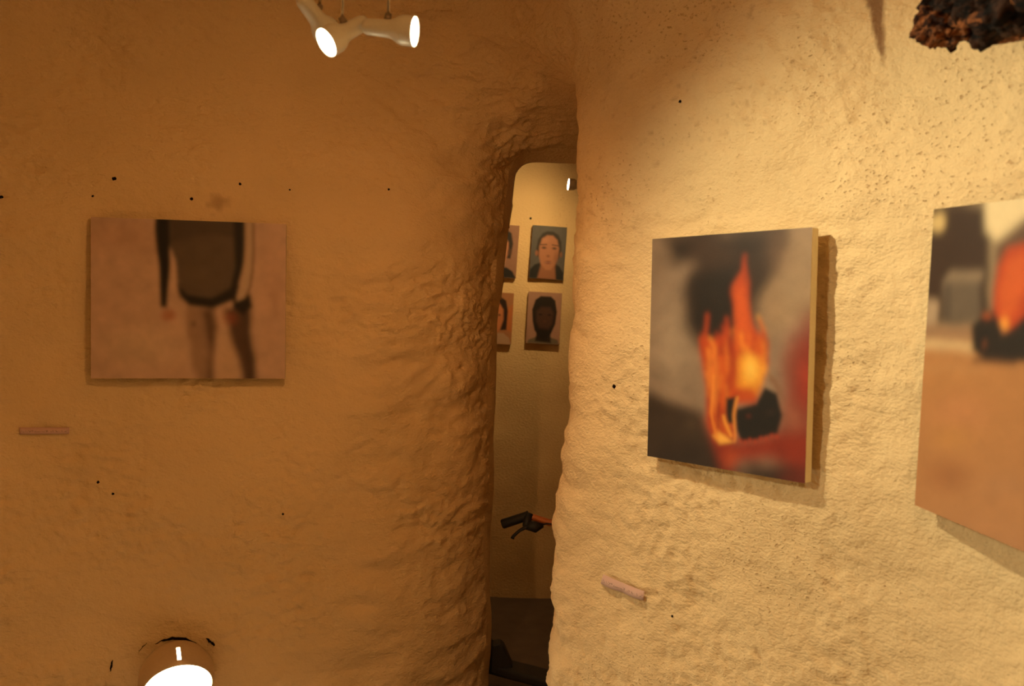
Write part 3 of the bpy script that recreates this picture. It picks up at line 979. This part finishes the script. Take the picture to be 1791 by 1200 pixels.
# ------------------------------------------------------------------ spotlights
m_shell = simple_mat('satin_nickel', (0.86, 0.79, 0.66, 1), 0.42, 0.15, 200, 0.06, 0.0002)
m_rod = simple_mat('chrome_rod', (0.75, 0.68, 0.58, 1), 0.2, 1.0, 100, 0.05, 0)
m_knob = simple_mat('joint_metal', (0.30, 0.22, 0.15, 1), 0.4, 0.5)
m_lens = simple_mat('lit_bulb', (1, 0.9, 0.7, 1), 0.3, 0, 50, 0.02, 0, emit=((1.0, 0.82, 0.55, 1), 22.0))
m_lens_soft = simple_mat('lit_lamp_glass', (1, 0.9, 0.7, 1), 0.3, 0, 50, 0.02, 0, emit=((1.0, 0.84, 0.58, 1), 9.0))

def spot_head(root, pivot, direction, rod_top, power, angle, s=1.0, name='lamp_head', rad=0.02):
    """bell-shaped head hung from a thin rod; pivot is the joint near the middle of the head"""
    d = Vector(direction).normalized()
    pivot = Vector(pivot)
    back = pivot - d * 0.055 * s
    prof = [(0.0, 0.001), (0.001, 0.009), (0.005, 0.0145), (0.012, 0.0172), (0.03, 0.0182), (0.062, 0.0195), (0.072, 0.0225), (0.083, 0.029),
            (0.092, 0.0318), (0.118, 0.0325), (0.120, 0.0318), (0.118, 0.0305), (0.100, 0.029), (0.075, 0.0185), (0.06, 0.015), (0.06, 0.001)]
    h = mesh_obj(name, *lathe(back, d, [(t * s, r * s) for t, r in prof], 36), m_shell, root)
    mesh_obj('bulb', *lathe(back, d, [(0.070 * s, 0.001), (0.070 * s, 0.017 * s), (0.100 * s, 0.0285 * s), (0.1155 * s, 0.0295 * s), (0.1185 * s, 0.022 * s), (0.1205 * s, 0.010 * s), (0.1208 * s, 0.0005)], 32), m_lens, h)
    u, w, _ = frame_of(d)
    up = Vector((0, 0, 1)) - d * d.z
    up.normalize()
    j = pivot + up * 0.022 * s
    mesh_obj('joint', *tube([j - up * 0.006 * s, j + up * 0.010 * s], [0.009 * s, 0.007 * s], 16), m_knob, h)
    mesh_obj('rod', *tube([j + up * 0.004, Vector(rod_top)], [0.0036 * s] * 2, 12), m_rod, root)
    return h

lamp = empty('spotlight_bar', at(610, 20, 1.56))
lamp_z = 2.20
tag(lamp, 'cluster of three pale bell-shaped ceiling spotlights on thin rods, two mouths glowing white', 'spotlight')
b0 = Vector(at(545, 20, 1.56)); b1 = Vector(at(700, 20, 1.56)); b0.z = b1.z = lamp_z
mesh_obj('bar', *tube([b0, b1], [0.009, 0.009], 16), m_shell, lamp)
cx = (b0 + b1) / 2
# ceiling height above the bar
zz = np.linspace(2.2, 2.8, 200)
fz = field(np.stack([np.full(200, cx.x), np.full(200, cx.y), zz], 1))
ceil_z = float(zz[np.argmax(fz > 0)])
mesh_obj('ceiling_mount', *lathe((cx.x, cx.y, lamp_z + 0.005), (0, 0, 1), [(0, 0.001), (0, 0.012), (ceil_z - lamp_z - 0.035, 0.012), (ceil_z - lamp_z - 0.03, 0.045), (ceil_z - lamp_z + 0.01, 0.045), (ceil_z - lamp_z + 0.01, 0.001)], 24), m_shell, lamp)

# spot lights are placed in room space and parented with their place kept
def keep_parent(o, root):
    o.parent = root
    o.matrix_parent_inverse = world_of(root).inverted()
def spot_head_lit(root, pivot, direction, rod_top, power, angle, s=1.0, rad=0.02, aim=None, col=None):
    h = spot_head(root, pivot, direction, rod_top, 0, angle, s)
    d = Vector(direction).normalized()
    o = spot('spot_glow', Vector(pivot) - d * 0.055 * s + d * 0.126 * s, aim or d, power, angle, 1.0, None, rad, col)
    keep_parent(o, root)
    return h

def rod_top(px):
    v = Vector(at(px, 10, 1.56)); v.z = lamp_z - 0.002
    return v
spot_head_lit(lamp, at(676, 50, 1.56), (0.95, -0.16, -0.12), rod_top(677), P_RIGHT, 156, 0.83, aim=(0.80, -0.30, -0.95), col=HALOGEN)
spot_head_lit(lamp, at(609, 54, 1.57), (-0.62, -0.50, -0.56), rod_top(603), P_FRONT, 150, 0.83)
spot_head_lit(lamp, at(551, 28, 1.60), (0.42, 0.75, -0.50), rod_top(566), P_AWAY, 165, 0.83, aim=(-0.22, 0.66, -0.85))

# the single spotlight in the far room, seen past the jamb
far = empty('far_spotlight', at(1011, 324, 3.85))
tag(far, 'small dark spotlight edge glowing beside the bright jamb in the far room', 'spotlight')
fp = at(1014, 324, 3.85)
spot_head_lit(far, Vector(fp), (-0.97, -0.10, 0.05), (fp[0], fp[1], 2.5), P_FAR, 165, 0.8, aim=(-0.55, 0.60, -0.62), col=(1, 0.67, 0.28))
mesh_obj('ceiling_mount', *lathe((fp[0], fp[1], 2.49), (0, 0, 1), [(0, 0.001), (0, 0.035), (0.09, 0.035), (0.09, 0.001)], 20), m_shell, far)

# ------------------------------------------------------------------ ball lamp low on the left wall
bp, bn = hit(309, 1185)
R_B = 61 / FPX * (bp[1] - 0.02)
bc = Vector(at(309, 1186, bp[1] - R_B * 0.55))
m_ball = simple_mat('brushed_bronze', (0.66, 0.50, 0.32, 1), 0.36, 0.35, 120, 0.08, 0.0002)
m_inner = simple_mat('white_reflector', (0.85, 0.8, 0.7, 1), 0.5, 0, 50, 0.02, 0)
ball = empty('ball_lamp', bc - Vector((0, 0, R_B)))
tag(ball, 'round bronze ball lamp with glowing mouth and slit low on left wall', 'lamp')
view = (Vector(CAM) - bc).normalized()
hori = view.cross(Vector((0, 0, 1))).normalized()
axis = Matrix.Rotation(math.radians(-50), 3, hori) @ view
if axis.z > view.z: axis = Matrix.Rotation(math.radians(50), 3, hori) @ view
axis = (axis + Vector((0.10, 0, 0))).normalized()
def ball_shell(R, open_cos, slot):
    # rings measured from the mouth axis; the slot is a gap in the shell above the mouth
    u, w, d = frame_of(axis)
    up = Vector((0, 0, 1)) - d * d.z; up.normalize()
    sd = d.cross(up)
    V, F = [], []
    nr, ns = 64, 120
    t0 = math.acos(open_cos)
    for i in range(nr + 1):
        th = t0 + (math.pi - t0) * i / nr
        for k in range(ns):
            a = 2 * math.pi * k / ns
            V.append(bc + (d * math.cos(th) + (up * math.cos(a) + sd * math.sin(a)) * math.sin(th)) * R)
    for i in range(nr):
        th = t0 + (math.pi - t0) * (i + 0.5) / nr
        for k in range(ns):
            a = 2 * math.pi * (k + 0.5) / ns
            a = (a + math.pi) % (2 * math.pi) - math.pi
            if slot and abs(a * math.sin(th)) < 0.042 and math.radians(9) < th - t0 < math.radians(36):
                continue
            F.append((i * ns + k, i * ns + (k + 1) % ns, (i + 1) * ns + (k + 1) % ns, (i + 1) * ns + k))
    return V, F
sh = mesh_obj('shell', *ball_shell(R_B, 0.39, True), m_ball, ball)
sol = sh.modifiers.new('wall', 'SOLIDIFY'); sol.thickness = 0.003; sol.offset = -1
u_, w_, d_ = frame_of(axis)
gl = mesh_obj('glass', *lathe(bc, axis, [(-R_B * 0.80, 0.002), (-R_B * 0.68, R_B * 0.62), (-R_B * 0.3, R_B * 0.90), (R_B * 0.1, R_B * 0.94), (R_B * 0.36, R_B * 0.895), (R_B * 0.40, R_B * 0.80), (R_B * 0.44, R_B * 0.4), (R_B * 0.45, 0.001)], 48), m_lens_soft, ball)
mesh_obj('wall_mount', *tube([bc + Vector(-bn) * R_B * 0.9, Vector(bp) - Vector(bn) * 0.05], [R_B * 0.45] * 2, 24), m_ball, ball)
keep_parent(spot('ball_glow', bc + axis * R_B * 0.55, (0.14, -0.95, -0.02), P_BALL, 150, 1.0, None, 0.05, HALOGEN), ball)
# broken plaster rim around the ball
rr = random.Random(3)
for a0, a1, rad, wid in ((60, 122, 1.07, 0.009), (40, 53, 1.32, 0.009), (130, 146, 1.22, 0.003), (164, 174, 1.75, 0.007)):
    pts = []; rads = []
    n = 14
    for i in range(n + 1):
        a = math.radians(a0 + (a1 - a0) * i / n)
        q, nq = hit(309 + math.cos(a) * 66 * rad + rr.uniform(-1, 1), 1186 - math.sin(a) * 66 * rad + rr.uniform(-1, 1))
        pts.append(Vector(q) + Vector(nq) * 0.0002)
        rads.append(wid * (0.25 + math.sin(math.pi * i / n)) * rr.uniform(0.5, 1.1))
    mesh_obj('plaster_crack', *tube(pts, rads, 6, True, 0.4), m_hole, WALLS['wall_left'])

# ------------------------------------------------------------------ scooter parked beyond the passage
m_black = simple_mat('black_rubber', (0.012, 0.012, 0.014, 1), 0.55)
m_blackp = simple_mat('black_deck', (0.020, 0.019, 0.020, 1), 0.6, 0, 150, 0.3, 0.0006)
m_orange = simple_mat('orange_enamel', (0.55, 0.15, 0.02, 1), 0.35, 0.0)
m_steel = simple_mat('steel', (0.45, 0.42, 0.38, 1), 0.3, 1.0)
ra = Vector(at(868, 1166, 3.36)); fr = Vector(at(963, 1188, 3.24))
dk = (fr - ra); dk.z = 0; dk.normalize()
sdv = Vector((-dk.y, dk.x, 0))
deck_z = (ra.z + fr.z) / 2
rear = ra - dk * 0.02
front = ra + dk * 0.40
scooter = empty('kick_scooter', Vector((rear.x, rear.y, 0)))
tag(scooter, 'black and orange kick scooter parked beyond the narrow passage', 'scooter')
Rd = Matrix((dk, sdv, Vector((0, 0, 1)))).transposed()
dm = (ra + front) / 2; dm.z = deck_z
deck = mesh_obj('deck', *box(dm, (0.44, 0.105, 0.038), Rd), m_blackp, scooter, smooth=False)
bevel(deck, 0.012, 3)
def wheel(c):
    ax = sdv
    w = mesh_obj('wheel', *lathe(c - ax * 0.013, ax, [(0, 0.02), (0, 0.062), (0.003, 0.072), (0.013, 0.075), (0.023, 0.072), (0.026, 0.062), (0.026, 0.02)], 32), m_black, scooter)
    mesh_obj('hub', *lathe(c - ax * 0.018, ax, [(0, 0.001), (0, 0.012), (0.005, 0.022), (0.031, 0.022), (0.036, 0.012), (0.036, 0.001)], 20), m_steel, w)
wc = Vector((rear.x, rear.y, 0.076)) - dk * 0.085
wf = Vector((front.x, front.y, 0.076)) + dk * 0.14
wheel(wc); wheel(wf)
# mudguard over the rear wheel, sweeping up from the deck
V, F = [], []
n = 14
for i in range(n + 1):
    a = math.radians(10 + 118 * i / n)
    r_ = 0.093
    c_ = wc + dk * math.cos(a) * r_ + Vector((0, 0, math.sin(a) * r_ + 0.035 * math.sin(a)))
    for s_ in (-1, 1):
        for hh in (0, 1):
            V.append(c_ + sdv * s_ * 0.032 + (c_ - wc).normalized() * 0.007 * hh)
for i in range(n):
    b = i * 4
    F += [(b, b + 2, b + 6, b + 4), (b + 1, b + 5, b + 7, b + 3), (b, b + 4, b + 5, b + 1), (b + 2, b + 3, b + 7, b + 6)]
F += [(0, 1, 3, 2), (n * 4, n * 4 + 2, n * 4 + 3, n * 4 + 1)]
mesh_obj('rear_mudguard', V, F, m_blackp, scooter)
hv = []
for dd_ in (3.30, 3.36):
    hv += [Vector(at(q[0], q[1], 3.33)) + Vector((0, dd_ - 3.33, 0)) for q in ((860, 1124), (874, 1121), (882, 1128), (888, 1143), (897, 1163), (884, 1178), (858, 1172))]
hf = [tuple(range(6, -1, -1)), tuple(range(7, 14))] + [(i, (i + 1) % 7, 7 + (i + 1) % 7, 7 + i) for i in range(7)]
bevel(mesh_obj('heel_brake', hv, hf, m_blackp, scooter, smooth=False), 0.006)
# steering column and bars
bar_c = Vector(at(1000, 922, 3.18))
bar_c.z = at(965, 914, 3.18)[2]
neck = front + dk * 0.10; neck.z = 0.20
mesh_obj('fork', *join(tube([wf + sdv * 0.024, wf + sdv * 0.024 + Vector((0, 0, 0.10)), neck + sdv * 0.012], [0.008] * 3), tube([wf - sdv * 0.024, wf - sdv * 0.024 + Vector((0, 0, 0.10)), neck - sdv * 0.012], [0.008] * 3)), m_steel, scooter)
mesh_obj('deck_neck', *tube([Vector((front.x, front.y, deck_z)), neck - Vector((0, 0, 0.0))], [0.022, 0.019], 16), m_orange, scooter)
mesh_obj('stem', *tube([neck - Vector((0, 0, 0.02)), neck + (bar_c - neck) * 0.5, bar_c], [0.018, 0.017, 0.016], 18), m_orange, scooter)
k0 = Vector(at(878, 917, 3.20)); k1 = Vector(at(924, 902, 3.19)); k2 = Vector(at(960, 914, 3.18))
bar_o = mesh_obj('handlebar', *tube([k0 + (k1 - k0) * 0.3, k1, k1 + (k2 - k1) * 0.25, k2, bar_c, bar_c + (bar_c - k2) * 0.8, bar_c + (bar_c - k1) + Vector((0, 0, 0.03)), bar_c + (bar_c - k0)], [0.009, 0.010, 0.0125, 0.013, 0.013, 0.013, 0.011, 0.010], 16), m_orange, scooter)
mesh_obj('grip', *tube([k0, k0 + (k1 - k0) * 0.04, k0 + (k1 - k0) * 0.9, k1 + (k1 - k0) * 0.02], [0.016, 0.0185, 0.0178, 0.0195], 20), m_black, scooter)
g2 = bar_c + (bar_c - k0); g1 = bar_c + (bar_c - k1) + Vector((0, 0, 0.03))
mesh_obj('grip', *tube([g2, g1], [0.0175, 0.017], 20), m_black, scooter)
lv0 = Vector(at(937, 922, 3.165)); 
cl = mesh_obj('brake_clamp', *join(tube([k1 + Vector((0.002, 0, 0.006)), Vector(at(921, 917, 3.17)), lv0 - Vector((0.006, 0, 0))], [0.018, 0.017, 0.015], 14),
     tube([Vector(at(921, 919, 3.165)), lv0, Vector(at(950, 919, 3.17))], [0.016, 0.021, 0.008], 14)), m_black, scooter)
mesh_obj('brake_lever', *tube([Vector(at(q[0], q[1], 3.16)) for q in ((932, 924), (918, 923), (909, 928), (902, 934), (898, 938), (896, 942))], [0.010, 0.0075, 0.006, 0.006, 0.0062, 0.0075], 10), m_black, cl)
mesh_obj('brake_cable', *tube([Vector(at(q[0], q[1], 3.165)) for q in ((946, 919), (956, 916), (966, 917), (985, 922))], [0.003] * 4, 8), m_black, cl)

# ------------------------------------------------------------------ gnarled wood fixed high on the right wall
def wood_mat(name, a, b):
    k = N(name)
    co = k.node('ShaderNodeTexCoord').outputs['Object']
    f = k.noise(k.mapping(co, scale=(1, 0.35, 1.2)), 55, 5, 0.65, 1.2)
    k.link(k.mix(k.smooth(f, 0.42, 0.62), a, b), k.b.inputs['Base Color'])
    k.b.inputs['Roughness'].default_value = 0.75
    k.b.inputs['Specular IOR Level'].default_value = 0.15
    k.link(k.bump(f, 0.008, 1.0), k.b.inputs['Normal'])
    return k.m
m_bark = wood_mat('charred_bark', (0.007, 0.004, 0.003, 1), (0.055, 0.022, 0.011, 1))
m_red = wood_mat('red_brown_wood', (0.022, 0.007, 0.004, 1), (0.30, 0.10, 0.03, 1))
def gnarl(pts, rads, n=22, amp=0.35, seed=0, sub=10):
    pts = np.array(pts, float); rads = np.array(rads, float)
    m = (len(pts) - 1) * sub + 1
    t = np.linspace(0, len(pts) - 1, m)
    pp = np.stack([np.interp(t, range(len(pts)), pts[:, a]) for a in range(3)], 1)
    for _ in range(sub // 2):
        pp[1:-1] = (pp[:-2] + 2 * pp[1:-1] + pp[2:]) / 4
    rr_ = np.interp(t, range(len(rads)), rads)
    V, F = tube([Vector(q) for q in pp], list(rr_), n)
    V = np.array([list(v) for v in V])
    cen = np.repeat(pp, n, 0)
    d = V - cen
    s = 1 + amp * (vnoise(V + seed, 42) * 1.2 + vnoise(V + seed + 7, 95) * 1.1 + vnoise(V + seed + 13, 190) * 0.7)
    return list(cen + d * s[:, None]), F
wl = at(1645, 40, 1.36)
wood = empty('gnarled_branch', wl)
tag(wood, 'dark gnarled wooden branch jutting from wall above the street painting', 'branch')
wp = lambda px, py, y: at(px, py, y)
mesh_obj('knotted_end', *gnarl([wp(1620, 34, 1.40), wp(1634, 40, 1.37), wp(1655, 44, 1.34), wp(1682, 50, 1.32), wp(1700, 46, 1.30)], [0.012, 0.026, 0.029, 0.022, 0.011], 56, 0.7, 3, 24), m_red, wood)
mesh_obj('knot', *gnarl([wp(1612, 18, 1.41), wp(1622, 12, 1.38), wp(1634, 0, 1.37), wp(1644, -16, 1.37)], [0.005, 0.010, 0.018, 0.022], 40, 0.8, 9, 20), m_red, wood)
mesh_obj('trunk', *gnarl([wp(1640, -12, 1.38), wp(1690, 0, 1.33), wp(1750, -8, 1.26), wp(1840, -40, 1.15), wp(1960, -90, 1.02)], [0.036, 0.040, 0.044, 0.050, 0.055], 56, 0.6, 15, 24), m_bark, wood)
mesh_obj('strand', *gnarl([wp(1668, 36, 1.31), wp(1710, 34, 1.27), wp(1760, 12, 1.21), wp(1830, -30, 1.12), wp(1940, -90, 1.0)], [0.010, 0.0125, 0.013, 0.014, 0.015], 28, 0.25, 21, 24), m_red, wood)
mesh_obj('lower_limb', *gnarl([wp(1690, 58, 1.33), wp(1716, 58, 1.31), wp(1745, 46, 1.27), wp(1800, 24, 1.20), wp(1950, -20, 1.06)], [0.012, 0.022, 0.017, 0.020, 0.026], 40, 0.5, 27, 24), m_bark, wood)
mesh_obj('stub', *gnarl([wp(1722, 60, 1.31), wp(1726, 70, 1.31), wp(1722, 80, 1.315)], [0.012, 0.010, 0.005], 14, 0.5, 31, 8), m_bark, wood)
mesh_obj('pale_limb', *gnarl([wp(1712, 72, 1.36), wp(1760, 66, 1.30), wp(1820, 52, 1.22), wp(1950, 20, 1.08)], [0.005, 0.009, 0.011, 0.014], 14, 0.3, 41, 10), m_red, wood)
mesh_obj('wall_root', *gnarl([wp(1640, 0, 1.38), Vector(wp(1660, -10, 1.42)) + Vector((0.05, 0.0, 0.0)), Vector(wp(1680, -20, 1.44)) + Vector((0.12, 0, 0.0))], [0.034, 0.036, 0.04], 22, 0.4, 51, 8), m_bark, wood)
